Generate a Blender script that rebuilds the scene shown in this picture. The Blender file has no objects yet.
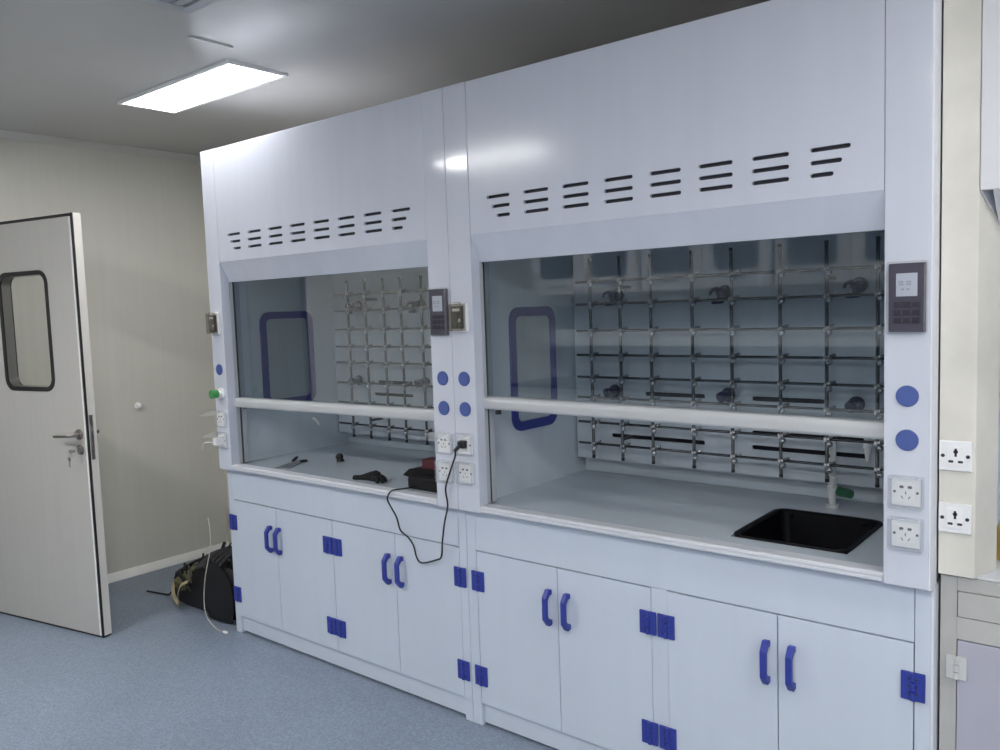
import bpy, bmesh, math, random
from mathutils import Vector, Matrix
random.seed(7)
PI = math.pi
SC = bpy.context.scene
COL = SC.collection

# ------------------------------------------------------------------ materials
def mat(name, col, rough=.4, metal=0., spec=.5, bump=0., bscale=200., var=0., vscale=6., stretch=None, emit=None, estr=0., coat=0.):
    m = bpy.data.materials.new(name); m.use_nodes = True
    nt = m.node_tree; n = nt.nodes; l = nt.links
    b = n['Principled BSDF']
    b.inputs['Base Color'].default_value = (*col, 1)
    b.inputs['Roughness'].default_value = rough
    b.inputs['Metallic'].default_value = metal
    b.inputs['Specular IOR Level'].default_value = spec
    b.inputs['Coat Weight'].default_value = coat
    if emit:
        b.inputs['Emission Color'].default_value = (*emit, 1); b.inputs['Emission Strength'].default_value = estr
    tc = n.new('ShaderNodeTexCoord'); mp = n.new('ShaderNodeMapping')
    l.new(tc.outputs['Object'], mp.inputs['Vector'])
    if stretch: mp.inputs['Scale'].default_value = stretch
    nz = n.new('ShaderNodeTexNoise'); nz.inputs['Scale'].default_value = vscale; nz.inputs['Detail'].default_value = 4
    l.new(mp.outputs['Vector'], nz.inputs['Vector'])
    v = max(var, .015)
    rp = n.new('ShaderNodeMapRange'); rp.inputs['From Min'].default_value = .3; rp.inputs['From Max'].default_value = .7
    rp.inputs['To Min'].default_value = 1 - v; rp.inputs['To Max'].default_value = 1 + v
    l.new(nz.outputs['Fac'], rp.inputs['Value'])
    mx = n.new('ShaderNodeVectorMath'); mx.operation = 'SCALE'
    mx.inputs[0].default_value = col
    l.new(rp.outputs['Result'], mx.inputs['Scale']); l.new(mx.outputs['Vector'], b.inputs['Base Color'])
    if bump:
        n2 = n.new('ShaderNodeTexNoise'); n2.inputs['Scale'].default_value = bscale; n2.inputs['Detail'].default_value = 3
        l.new(mp.outputs['Vector'], n2.inputs['Vector'])
        bp = n.new('ShaderNodeBump'); bp.inputs['Strength'].default_value = bump; bp.inputs['Distance'].default_value = .002
        l.new(n2.outputs['Fac'], bp.inputs['Height']); l.new(bp.outputs['Normal'], b.inputs['Normal'])
    return m

def clear_mat(name, tint, gloss_rough=.02, f0=.04, strength=1.0, milk=0.):
    """thin sheet of clear stuff: tinted transparency under a Fresnel reflection"""
    m = bpy.data.materials.new(name); m.use_nodes = True
    nt = m.node_tree; n = nt.nodes; l = nt.links
    n.remove(n['Principled BSDF'])
    tr = n.new('ShaderNodeBsdfTransparent'); tr.inputs['Color'].default_value = (*tint, 1)
    gl = n.new('ShaderNodeBsdfGlossy'); gl.inputs['Roughness'].default_value = gloss_rough
    ge = n.new('ShaderNodeNewGeometry'); dt = n.new('ShaderNodeVectorMath'); dt.operation = 'DOT_PRODUCT'
    l.new(ge.outputs['Normal'], dt.inputs[0]); l.new(ge.outputs['Incoming'], dt.inputs[1])
    def M(op, a, b):
        q = n.new('ShaderNodeMath'); q.operation = op; q.use_clamp = op == 'SUBTRACT'
        for i, x in enumerate((a, b)):
            if x is None: continue
            if isinstance(x, (int, float)): q.inputs[i].default_value = x
            else: l.new(x, q.inputs[i])
        return q
    ab = M('ABSOLUTE', dt.outputs['Value'], None); iv = M('SUBTRACT', 1.0, ab.outputs[0]); pw = M('POWER', iv.outputs[0], 5.0)
    sc_ = M('MULTIPLY', pw.outputs[0], 1 - f0); fr = M('ADD', sc_.outputs[0], f0)
    mu = M('MULTIPLY', fr.outputs[0], strength)
    mx = n.new('ShaderNodeMixShader')
    l.new(mu.outputs[0], mx.inputs['Fac'])
    l.new(tr.outputs[0], mx.inputs[1]); l.new(gl.outputs[0], mx.inputs[2])
    if milk:
        df = n.new('ShaderNodeBsdfDiffuse'); df.inputs['Color'].default_value = (.9, .92, .94, 1)
        m2 = n.new('ShaderNodeMixShader'); m2.inputs['Fac'].default_value = milk
        l.new(mx.outputs[0], m2.inputs[1]); l.new(df.outputs[0], m2.inputs[2]); mx = m2
    l.new(mx.outputs[0], n['Material Output'].inputs['Surface'])
    return m

def floor_mat():
    m = mat('vinyl_floor', (.212, .26, .332), rough=.38, spec=.35, bump=.15, bscale=260, var=.06, vscale=2.2)
    nt = m.node_tree; n = nt.nodes; l = nt.links; b = n['Principled BSDF']
    tc = [x for x in n if x.type == 'TEX_COORD'][0]
    vz = n.new('ShaderNodeTexNoise'); vz.inputs['Scale'].default_value = 150; vz.inputs['Detail'].default_value = 2
    l.new(tc.outputs['Object'], vz.inputs['Vector'])
    mr = n.new('ShaderNodeMapRange'); mr.inputs['From Min'].default_value = .35; mr.inputs['From Max'].default_value = .65
    mr.inputs['To Min'].default_value = .8; mr.inputs['To Max'].default_value = 1.2
    l.new(vz.outputs['Fac'], mr.inputs['Value'])
    s = n.new('ShaderNodeVectorMath'); s.operation = 'SCALE'
    old = b.inputs['Base Color'].links[0].from_socket
    l.new(old, s.inputs[0]); l.new(mr.outputs['Result'], s.inputs['Scale']); l.new(s.outputs['Vector'], b.inputs['Base Color'])
    return m

MT = dict(
    floor=floor_mat(),
    ceiling=mat('ceiling_panel', (.52, .51, .495), rough=.2, spec=.6, bump=.03, bscale=3, var=.03, vscale=1.5),
    wall=mat('wall_panel', (.67, .655, .595), rough=.42, spec=.3, var=.02, vscale=5, stretch=(6, 6, .25)),
    wallw=mat('wall_white', (.76, .77, .77), rough=.45, spec=.3),
    trim=mat('trim_white', (.88, .88, .85), rough=.4),
    cornice=mat('cornice_metal', (.60, .59, .56), rough=.4),
    pp=mat('white_polypropylene', (.60, .63, .715), rough=.09, spec=.5, var=.02, vscale=3, stretch=(5, 5, .4)),
    ppf=mat('fascia_polypropylene', (.60, .63, .715), rough=.15, spec=.28, var=.02, vscale=3, stretch=(5, 5, .4)),
    ppin=mat('liner_polypropylene', (.57, .635, .70), rough=.38, spec=.3, var=.03, vscale=4, stretch=(4, 4, .5)),
    baffle=mat('baffle_board', (.57, .615, .675), rough=.34, spec=.35, var=.05, vscale=4, stretch=(4, 4, .6)),
    top=mat('worktop_ceramic', (.54, .60, .665), rough=.12, spec=.5, var=.03, vscale=4),
    lip=mat('worktop_edge', (.62, .64, .69), rough=.28, spec=.5),
    cab=mat('cabinet_polypropylene', (.57, .63, .725), rough=.28, spec=.4, var=.015, vscale=3, stretch=(5, 5, .4)),
    rail=mat('sash_rail', (.50, .515, .53), rough=.3, spec=.5),
    track=mat('sash_track', (.42, .45, .49), rough=.35),
    rubber=mat('black_rubber', (.012, .012, .014), rough=.55),
    seal=mat('grey_rubber', (.05, .055, .06), rough=.5),
    blue=mat('blue_plastic', (.028, .045, .30), rough=.38, spec=.5),
    bluecap=mat('blue_cap', (.07, .11, .33), rough=.42, spec=.4),
    bluegask=mat('blue_gasket', (.03, .045, .25), rough=.45),
    steel=mat('stainless_rod', (.155, .16, .165), rough=.25, metal=1.),
    chrome=mat('chrome', (.66, .67, .68), rough=.16, metal=1.),
    clampm=mat('clamp_chrome', (.60, .60, .61), rough=.2, metal=1.),
    dark=mat('dark_slot', (.03, .03, .045), rough=.6),
    violet=mat('violet_nozzle', (.05, .05, .11), rough=.45),
    glass=clear_mat('sash_glass', (.84, .872, .885), strength=1.5, f0=.05),
    pane=clear_mat('door_glass', (.965, .975, .965)),
    film=clear_mat('clear_cover', (.97, .975, .98), gloss_rough=.08, strength=1.0, milk=.06),
    smoke=clear_mat('smoked_cover', (.86, .85, .83), gloss_rough=.08, strength=1.5),
    sidepane=mat('side_window_pane', (.42, .47, .52), rough=.12, spec=.5, var=.05, vscale=5, stretch=(6, 6, .3)),
    sink=mat('black_sink', (.0025, .003, .005), rough=.5, spec=.2),
    pvc=mat('grey_pipe', (.78, .80, .81), rough=.38),
    green=mat('green_plastic', (.02, .13, .055), rough=.35),
    green2=mat('bright_green_plastic', (.05, .28, .08), rough=.35),
    white=mat('white_plastic', (.84, .84, .84), rough=.35),
    keypad=mat('keypad_grey', (.05, .045, .07), rough=.4),
    screen=mat('keypad_screen', (.42, .45, .52), rough=.25),
    key=mat('keypad_key', (.02, .018, .035), rough=.4),
    ink=mat('grey_ink', (.22, .24, .28), rough=.5),
    breaker=mat('breaker_body', (.085, .08, .07), rough=.4),
    socketplate=mat('socket_plate', (.80, .81, .82), rough=.38),
    cord=mat('black_cord', (.008, .008, .009), rough=.45),
    door=mat('door_skin', (.47, .46, .44), rough=.34, spec=.45, var=.02, vscale=5, stretch=(6, 6, .25)),
    dooredge=mat('door_edge', (.70, .67, .62), rough=.4),
    alu=mat('bright_aluminium', (.86, .85, .82), rough=.35),
    edge=mat('cut_edge_white', (.72, .74, .80), rough=.3),
    brushed=mat('brushed_steel', (.36, .34, .32), rough=.33, metal=1.),
    cream=mat('aged_cream_panel', (.70, .68, .62), rough=.45, spec=.3, var=.10, vscale=5, bump=.03, bscale=40),
    creamw=mat('aged_white_panel', (.66, .66, .70), rough=.4),
    oldcab=mat('aged_grey_cabinet', (.46, .455, .44), rough=.45, var=.06, vscale=9),
    oldlil=mat('aged_lilac_door', (.42, .42, .50), rough=.45, var=.03, vscale=4),
    clearplastic=mat('milky_hinge', (.55, .56, .56), rough=.3),
    bag=mat('black_nylon', (.0045, .0045, .006), rough=.6, bump=.4, bscale=300),
    bagin=mat('dark_lining', (.022, .022, .024), rough=.8, bump=.5, bscale=120),
    olive=mat('olive_cloth', (.11, .11, .05), rough=.85, bump=.4, bscale=150, var=.2, vscale=30),
    tan=mat('tan_strap', (.40, .34, .22), rough=.75),
    wirew=mat('pale_wire', (.52, .49, .43), rough=.4),
    cloth=mat('black_cloth', (.007, .007, .009), rough=.9, bump=.6, bscale=180),
    red=mat('dark_red', (.075, .006, .014), rough=.45),
    greymetal=mat('grey_blade', (.22, .23, .26), rough=.35, metal=.4),
    frame=mat('light_frame', (.86, .86, .85), rough=.35),
    brown=mat('brown_box', (.16, .10, .06), rough=.6),
    gold=mat('yellow_bottle', (.55, .38, .10), rough=.3),
    benchtop=mat('black_benchtop', (.03, .03, .035), rough=.3),
    cabglass=mat('cabinet_window', (.05, .07, .10), rough=.12),
    diffuser=mat('supply_grille', (.40, .41, .44), rough=.35),
)
def lamp_mat(s):
    m = bpy.data.materials.new('lamp_diffuser'); m.use_nodes = True
    nt = m.node_tree; n = nt.nodes; n.remove(n['Principled BSDF'])
    e = n.new('ShaderNodeEmission'); e.inputs['Color'].default_value = (1, .985, .97, 1); e.inputs['Strength'].default_value = s
    nt.links.new(e.outputs[0], n['Material Output'].inputs['Surface'])
    return m
MT['lamp'] = lamp_mat(50.0); MT['lampr'] = lamp_mat(32.0); MT['lampdim'] = lamp_mat(16.0); MT['lampmid'] = lamp_mat(20.0)

# ------------------------------------------------------------------ mesh kit
class MB:
    def __init__(s): s.bm = bmesh.new(); s.mi = 0
    def _merge(s, b, M=None):
        if M is not None: b.transform(M)
        bmesh.ops.recalc_face_normals(b, faces=b.faces)
        for f in b.faces: f.material_index = s.mi
        me = bpy.data.meshes.new('t'); b.to_mesh(me); b.free(); s.bm.from_mesh(me); bpy.data.meshes.remove(me)
        return s
    def box(s, lo, hi, bev=0., seg=2, M=None):
        b = bmesh.new(); bmesh.ops.create_cube(b, size=1)
        c = [(lo[i] + hi[i]) / 2 for i in range(3)]; d = [abs(hi[i] - lo[i]) for i in range(3)]
        for v in b.verts: v.co = Vector((c[i] + v.co[i] * d[i] for i in range(3)))
        if bev > 0:
            bev = min(bev, min(d) * .45)
            bmesh.ops.bevel(b, geom=b.edges[:], offset=bev, segments=seg, profile=.6, affect='EDGES')
        return s._merge(b, M)
    def prism(s, pts, vec, bev=0., M=None, seg=2):
        b = bmesh.new(); v0 = [b.verts.new(p) for p in pts]; v1 = [b.verts.new(Vector(p) + Vector(vec)) for p in pts]
        n = len(pts); b.faces.new(v0[::-1]); b.faces.new(v1)
        for i in range(n): b.faces.new((v0[i], v0[(i + 1) % n], v1[(i + 1) % n], v1[i]))
        bmesh.ops.recalc_face_normals(b, faces=b.faces)
        if bev > 0: bmesh.ops.bevel(b, geom=b.edges[:], offset=bev, segments=seg, profile=.6, affect='EDGES')
        return s._merge(b, M)
    def ring(s, outer, inner, vec, M=None):
        b = bmesh.new(); vec = Vector(vec); n = len(outer)
        o0 = [b.verts.new(p) for p in outer]; i0 = [b.verts.new(p) for p in inner]
        o1 = [b.verts.new(Vector(p) + vec) for p in outer]; i1 = [b.verts.new(Vector(p) + vec) for p in inner]
        for k in range(n):
            j = (k + 1) % n
            b.faces.new((o0[k], o0[j], i0[j], i0[k])); b.faces.new((o1[k], i1[k], i1[j], o1[j]))
            b.faces.new((o0[k], o1[k], o1[j], o0[j])); b.faces.new((i0[k], i0[j], i1[j], i1[k]))
        return s._merge(b, M)
    def cyl(s, a, b_, r, r2=None, seg=20, bev=0.):
        a = Vector(a); d = Vector(b_) - a; L = d.length
        b = bmesh.new(); bmesh.ops.create_cone(b, cap_ends=True, segments=seg, radius1=r, radius2=r if r2 is None else r2, depth=L)
        if bev > 0:
            es = [e for e in b.edges if abs(e.verts[0].co.z - e.verts[1].co.z) < 1e-6 and len(e.link_faces) == 2]
            bmesh.ops.bevel(b, geom=es, offset=bev, segments=2, profile=.6, affect='EDGES')
        M = Matrix.Translation(a + d / 2) @ d.to_track_quat('Z', 'Y').to_matrix().to_4x4()
        return s._merge(b, M)
    def ball(s, c, r, sc=(1, 1, 1), seg=14):
        b = bmesh.new(); bmesh.ops.create_uvsphere(b, u_segments=seg, v_segments=max(6, seg // 2 + 1), radius=1)
        for v in b.verts: v.co = Vector((c[i] + v.co[i] * r * sc[i] for i in range(3)))
        return s._merge(b)
    def tube(s, pts, r, seg=8, smooth=0, closed=False, flat=None):
        P = [Vector(p) for p in pts]; R = r if isinstance(r, (list, tuple)) else [r] * len(P)
        if smooth:
            Q = []; RR = []; n = len(P)
            for i in range(n - 1):
                p0, p1, p2, p3 = P[max(i - 1, 0)], P[i], P[i + 1], P[min(i + 2, n - 1)]
                for k in range(smooth):
                    t = k / smooth
                    Q.append(.5 * ((2 * p1) + (p2 - p0) * t + (2 * p0 - 5 * p1 + 4 * p2 - p3) * t * t + (3 * p1 - p0 - 3 * p2 + p3) * t ** 3))
                    RR.append(R[i] * (1 - t) + R[i + 1] * t)
            Q.append(P[-1]); RR.append(R[-1]); P, R = Q, RR
        b = bmesh.new(); rings = []; n = len(P)
        t0 = (P[1] - P[0]).normalized(); u = t0.orthogonal().normalized(); prev = t0
        for i in range(n):
            if i == 0: t = (P[1] - P[0])
            elif i == n - 1: t = (P[-1] - P[-2])
            else: t = (P[i + 1] - P[i - 1])
            t = t.normalized()
            q = prev.rotation_difference(t); u = q @ u; u = (u - u.dot(t) * t).normalized(); prev = t
            w = t.cross(u); fl = 1 if flat is None else flat
            rings.append([b.verts.new(P[i] + R[i] * (math.cos(2 * PI * k / seg) * u + fl * math.sin(2 * PI * k / seg) * w)) for k in range(seg)])
        for i in range(n - 1):
            for k in range(seg):
                j = (k + 1) % seg; b.faces.new((rings[i][k], rings[i][j], rings[i + 1][j], rings[i + 1][k]))
        b.faces.new(rings[0][::-1]); b.faces.new(rings[-1])
        return s._merge(b)
    def loft(s, rings, cap=True):
        b = bmesh.new(); vs = [[b.verts.new(p) for p in r] for r in rings]; m = len(vs[0])
        for i in range(len(vs) - 1):
            for k in range(m):
                j = (k + 1) % m; b.faces.new((vs[i][k], vs[i][j], vs[i + 1][j], vs[i + 1][k]))
        if cap: b.faces.new(vs[0][::-1]); b.faces.new(vs[-1])
        return s._merge(b)

def rrect(u0, v0, u1, v1, r, n=6):
    out = []
    for cx, cy, a0 in ((u1 - r, v1 - r, 0), (u0 + r, v1 - r, 90), (u0 + r, v0 + r, 180), (u1 - r, v0 + r, 270)):
        for k in range(n + 1):
            a = math.radians(a0 + 90 * k / n); out.append((cx + r * math.cos(a), cy + r * math.sin(a)))
    return out
def xz(p, y): return [(a, y, b) for a, b in p]
def xy(p, z): return [(a, b, z) for a, b in p]
def yz(p, x): return [(x, a, b) for a, b in p]

def root_of(o):
    while o.parent: o = o.parent
    return o
def obj(name, mb, m, parent=None, angle=35, smooth=True):
    bm = mb.bm if isinstance(mb, MB) else mb
    me = bpy.data.meshes.new(name)
    off = Vector((0, 0, 0))
    if parent: off = Vector(root_of(parent).location)
    else:
        xs = [v.co for v in bm.verts]
        lo = [min(v[i] for v in xs) for i in range(3)]; hi = [max(v[i] for v in xs) for i in range(3)]
        off = Vector(((lo[0] + hi[0]) / 2, (lo[1] + hi[1]) / 2, lo[2]))
    for v in bm.verts: v.co -= off
    bm.to_mesh(me); bm.free()
    for mm in (m if isinstance(m, (list, tuple)) else [m]): me.materials.append(MT[mm])
    if smooth:
        for p in me.polygons: p.use_smooth = True
        me.set_sharp_from_angle(angle=math.radians(angle))
    o = bpy.data.objects.new(name, me); COL.objects.link(o)
    if parent: o.parent = parent
    else: o.location = off
    if smooth:
        wn = o.modifiers.new('weighted normals', 'WEIGHTED_NORMAL'); wn.keep_sharp = True; wn.weight = 80
    return o
def carve(o, cutter_mb):
    """cut holes in a finished part"""
    me = bpy.data.meshes.new('c'); cutter_mb.bm.to_mesh(me); cutter_mb.bm.free()
    c = bpy.data.objects.new('c', me); COL.objects.link(c)
    c.location = root_of(o).location * -1
    r = root_of(o).location.copy()
    saved = o.parent; o.parent = None
    for m_ in list(o.modifiers): o.modifiers.remove(m_)
    md = o.modifiers.new('b', 'BOOLEAN'); md.operation = 'DIFFERENCE'; md.object = c; md.solver = 'EXACT'
    bpy.context.view_layer.update()
    ev = o.evaluated_get(bpy.context.evaluated_depsgraph_get())
    new = bpy.data.meshes.new_from_object(ev)
    for m_ in list(o.modifiers):
        if m_.type == 'BOOLEAN': o.modifiers.remove(m_)
    old = o.data; o.data = new; new.name = old.name
    o.parent = saved
    bpy.data.objects.remove(c); bpy.data.meshes.remove(me)
    for p in o.data.polygons: p.use_smooth = True
    o.data.set_sharp_from_angle(angle=math.radians(35))
def tag(o, label, cat, group=None, kind=None):
    o['label'] = label; o['category'] = cat
    if group: o['group'] = group
    if kind: o['kind'] = kind
    return o
def thing(name, loc, label, cat, group=None):
    o = bpy.data.objects.new(name, None); o.empty_display_size = .05; COL.objects.link(o); o.location = loc
    return tag(o, label, cat, group)
def struct(name, mb, m, label=None, cat=None):
    o = obj(name, mb, m); o['kind'] = 'structure'
    o['label'] = label or name.replace('_', ' '); o['category'] = cat or name.split('_')[0]
    return o

# ------------------------------------------------------------------ room
XL, XR, YB, YF, ZC = -1.34, 4.9, .846, -4.1, 2.609
T = .06
struct('floor', MB().box((XL - 1.5, YF - T, -.05), (XR + T, YB + T, 0)), 'floor', 'blue grey speckled vinyl floor of the laboratory', 'floor')
struct('ceiling', MB().box((XL - 1.5, YF - T, ZC), (XR + T, YB + T, ZC + .05)), 'ceiling', 'glossy grey panel ceiling over the laboratory', 'ceiling')
DY0, DY1, DH = -1.47, -.555, 2.11       # doorway in the left wall
w = MB()
w.box((XL - T, DY1, 0), (XL, YB + T, ZC)); w.box((XL - T, YF - T, 0), (XL, DY0, ZC)); w.box((XL - T, DY0, DH), (XL, DY1, ZC))
struct('wall_left', w, 'wall', 'warm grey metal panel wall behind the open door', 'wall')
struct('wall_back', MB().box((XL, YB, 0), (XR + T, YB + T, ZC)), 'wall', 'warm grey wall behind the fume hoods', 'wall')
struct('wall_right', MB().box((XR, YF, 0), (XR + T, YB, ZC)), 'wallw', 'white wall at the right end of the room', 'wall')
struct('wall_front', MB().box((XL, YF - T, 0), (XR + T, YF, ZC)), 'wallw', 'white wall facing the fume hoods', 'wall')
w = MB(); w.box((XL - 1.5, YF - T, 0), (XL - 1.44, YB + T, ZC)); w.box((XL - 1.44, YB, 0), (XL - T, YB + T, ZC)); w.box((XL - 1.44, YF - T, 0), (XL - T, YF, ZC))
struct('wall_corridor', w, 'wall', 'corridor wall beyond the doorway', 'wall')
# coved baseboard, cornice, door casing
pts = [(XL, 0), (XL + .03, 0), (XL + .028, .014), (XL + .018, .034), (XL + .006, .046), (XL, .048)]
b = MB(); b.prism([(x, DY1 + .05, z) for x, z in pts], (0, YB - DY1 - .05, 0)); b.prism([(x, YF, z) for x, z in pts], (0, DY0 - .05 - YF, 0))
struct('baseboard_left', b, 'trim', 'pale rounded baseboard along the left wall', 'baseboard')
pts = [(XL, ZC), (XL + .035, ZC), (XL + .033, ZC - .014), (XL + .014, ZC - .033), (XL, ZC - .036)]
struct('trim_1', MB().prism([(x, YF, z) for x, z in pts], (0, YB - YF, 0)), 'cornice', 'coved metal cornice between left wall and ceiling', 'trim')
b = MB()
for y in (DY0, DY1): b.box((XL - T - .01, y - .05 if y == DY0 else y, 0), (XL + .012, y if y == DY0 else y + .05, DH + .05), .003)
b.box((XL - T - .01, DY0, DH), (XL + .012, DY1, DH + .05), .003)
struct('trim_2', b, 'dooredge', 'pale metal frame around the doorway', 'trim')
struct('trim_3', MB().box((.735, -.47, ZC - .006), (.752, -.29, ZC), .002), 'alu', 'short bright joint strip on the ceiling by the lamp', 'trim')

# ------------------------------------------------------------------ ceiling lamps
def ceiling_light(cx, cy, lx, ly, label, m='lamp'):
    t = thing('ceiling_light', (cx, cy, ZC), label, 'ceiling light', 'flat ceiling light panels')
    f = MB(); a = rrect(cx - lx / 2, cy - ly / 2, cx + lx / 2, cy + ly / 2, .004, 2); c = rrect(cx - lx / 2 + .018, cy - ly / 2 + .018, cx + lx / 2 - .018, cy + ly / 2 - .018, .002, 2)
    f.ring(xy(a, ZC - .012), xy(c, ZC - .012), (0, 0, .012)); obj('frame', f, 'frame', t)
    obj('diffuser', MB().box((cx - lx / 2 + .017, cy - ly / 2 + .017, ZC - .008), (cx + lx / 2 - .017, cy + ly / 2 - .017, ZC - .001)), m, t)
ceiling_light(.13, -.066, .93, .30, 'bright rectangular ceiling light above the left fume hood', 'lampdim')
ceiling_light(-.05, -2.25, .93, .30, 'bright ceiling light near the middle of the room, mirrored in the hood top')
ceiling_light(3.15, -2.3, .93, .30, 'bright ceiling light on the right, over the aisle', 'lampr')
ceiling_light(4.15, -.75, .93, .30, 'bright ceiling light in front of the aged hood', 'lampmid')
ceiling_light(3.15, -3.5, .93, .30, 'added unseen fill light panel above the bench facing the hoods', 'lampr')  # added fill panel behind the camera, more frontal light into the hoods
ceiling_light(4.3, -3.0, .93, .30, 'added unseen fill light panel by the right wall', 'lampr')  # second added fill panel, out of view, for frontal light
ceiling_light(XL - .75, -1.0, .30, .93, 'added unseen light panel brightening the corridor beyond the doorway', 'lampdim')  # added to brighten the doorway's reflection in the left sash
d = thing('air_diffuser', (1.3, -.92, ZC), 'square grey air supply grille in the ceiling near the lamp', 'air vent')
f = MB(); a = rrect(.98, -1.22, 1.6, -.606, .004, 2); c = rrect(1.02, -1.18, 1.56, -.646, .003, 2)
f.ring(xy(a, ZC - .012), xy(c, ZC - .012), (0, 0, .012)); obj('frame', f, 'diffuser', d)
f = MB()
for k in range(12): f.box((1.02, -1.178 + k * .0445, ZC - .008), (1.56, -1.148 + k * .0445, ZC - .003))
f.box((1.02, -1.18, ZC - .003), (1.56, -.646, ZC)); obj('grille', f, 'diffuser', d)

# ------------------------------------------------------------------ fume hoods
W = 1.57; ZB = .831; H = 2.35; DEP = .80; PW = .105; RET = .046
BEZ0, BEZ1 = 1.824, 1.731

def fume_hood(x0, label, sash_z, sink):
    t = thing('fume_hood', (x0 + W / 2, .4, ZB), label, 'fume hood', 'white fume hoods')
    X = lambda v: x0 + v
    x1 = W - .0015
    # posts
    for a, c, nm in ((0.0, PW, 'left'), (x1 - PW, x1, 'right')):
        p = MB()
        p.box((X(a), 0, ZB), (X(c), RET, H), .0025)
        o = obj('post', p, 'pp', t); o['label'] = 'flat white %s front post with controls' % nm
    if x0 > 1:
        tp = [(X(x1), .001), (X(x1) + .003, .002), (X(x1) + .007, .012), (X(x1) + .007, .056), (X(x1), .056)]
        obj('edge_trim', MB().prism(xy(tp, ZB), (0, 0, H - ZB)), 'edge', t)
    # outer cladding
    for a, c, nm in ((.0, .055, 'left'), (x1 - .055, x1, 'right')):
        obj('side_panel', MB().box((X(a), RET, ZB), (X(c), DEP, H - .012), .002), 'ppin', t)
    obj('back_panel', MB().box((X(.055), DEP - .03, ZB + .02), (X(x1 - .055), DEP, H - .012)), 'ppin', t)
    obj('roof_panel', MB().box((X(0), RET, H - .012), (X(x1), DEP, H)), 'pp', t)
    # fascia with vent slots
    fo = obj('fascia', MB().box((X(PW + .0012), .0015, BEZ0), (X(x1 - PW - .0012), .012, H - .001), .001, 1), 'ppf', t)
    cut = MB()
    gx = [.192, .350, .505, .662, .820, .976, 1.132, 1.288]
    for i, g in enumerate(gx):
        for k, z in enumerate((1.946, 1.913, 1.881)):
            a, c = g, g + .098
            if i == 0: a += .020 * k; c = g + .096
            if i == 7: c -= .021 * k
            cut.prism(xz(rrect(X(a) - .006, z - .0058, X(c) - .003, z + .0058, .0057, 4), -.02), (0, .06, 0))
    carve(fo, cut)
    # dark sheet behind the slots, its colour standing in for shade inside
    obj('slot_shade_sheet', MB().box((X(.15), .016, 1.86), (X(1.42), .03, 1.98)), 'dark', t)
    # bezel: sloping underside lip
    pr = [(.0015, BEZ0), (.0135, BEZ0), (RET + .012, BEZ1 + .004), (RET + .012, BEZ1), (RET, BEZ1)]
    obj('bezel', MB().prism([(X(PW + .001), y, z) for y, z in pr], (x1 - 2 * PW - .002, 0, 0)), 'pp', t)
    # sash tracks
    for s in (0, 1):
        a, c = (.055, PW) if s == 0 else (x1 - PW, x1 - .055)
        k = MB()
        k.box((X(a), RET, ZB + .027), (X(c), .063, 2.1), .001); k.box((X(a), .074, ZB + .027), (X(c), .098, 2.1), .001)
        tr = obj('sash_track', k, 'track', t)
        obj('track_seal', MB().box((X(a), .063, ZB + .028), (X(c - .003), .074, 2.1)) if s == 0 else MB().box((X(a + .003), .063, ZB + .028), (X(c), .074, 2.1)), 'seal', tr)
    # sash
    g = obj('sash_glass', MB().box((X(PW - .012), .0665, sash_z + .03), (X(x1 - PW + .012), .0715, 2.08)), 'glass', t)
    zr = sash_z + (.011 if x0 > 1 else .008); tl = -.011 if x0 > 1 else .010
    prof = [(.084, 0), (.046, 0), (.040, .004), (.037, .010), (.036, .026), (.039, .037), (.046, .044), (.084, .046)]
    rr = MB(); xa, xb = X(PW - .004), X(x1 - PW + .004)
    rr.loft([[(xa, y, zr + z - tl / 2) for y, z in prof], [(xb, y, zr + z + tl / 2) for y, z in prof]])
    ra = obj('sash_rail', rr, 'rail', t, angle=30)
    obj('rail_stop', MB().cyl((X(.155), .062, sash_z - .002), (X(.155), .062, sash_z + .012), .011, seg=14, bev=.002), 'rubber', ra)
    # worktop
    zt = .85; k = MB()
    fx0, fx1 = X(PW + .0005), X(x1 - PW - .0005)
    k.box((fx0, .0, ZB + .002), (fx1, .052, .8585), .006, 3); k.mi = 0
    k.box((fx0, -.0018, ZB + .005), (fx1, .01, ZB + .0125), .0015); k.box((fx0, -.0018, ZB + .016), (fx1, .01, ZB + .0215), .0015)
    wt = MB(); ix0, ix1 = X(.055), X(x1 - .055)
    if sink:
        sx0, sx1, sy0, sy1 = sink
        wt.box((ix0, .05, ZB + .003), (sx0, DEP - .03, zt)); wt.box((sx1, .05, ZB + .003), (ix1, DEP - .03, zt))
        wt.box((sx0, .05, ZB + .003), (sx1, sy0, zt)); wt.box((sx0, sy1, ZB + .003), (sx1, DEP - .03, zt))
    else: wt.box((ix0, .05, ZB + .003), (ix1, DEP - .03, zt))
    wo = obj('worktop', wt, 'top', t)
    obj('front_edge', k, 'lip', wo)
    # baffle with slots
    bo = obj('baffle', MB().box((X(.062), .700, .92), (X(x1 - .062), .708, 2.05)), 'baffle', t)
    cut = MB()
    for a, c, z in ((.393, .650, 1.204), (.835, 1.093, 1.204), (.36, .65, 1.140), (.834, 1.237, 1.078), (.80, 1.2, 1.14), (.232, .647, 1.0255), (.833, 1.237, 1.024), (.39, .65, 1.60), (.83, 1.09, 1.60)):
        if (x0 < 1) != (z == 1.140) and z in (1.140, 1.078, 1.0255, 1.024): 
            if x0 < 1: continue
        if x0 > 1 and z == 1.140: continue
        if z == 1.60: continue
        cut.prism(xz(rrect(X(a), z - .0085, X(c), z + .0085, .006, 3), .68), (0, .06, 0))
    carve(bo, cut)
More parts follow.
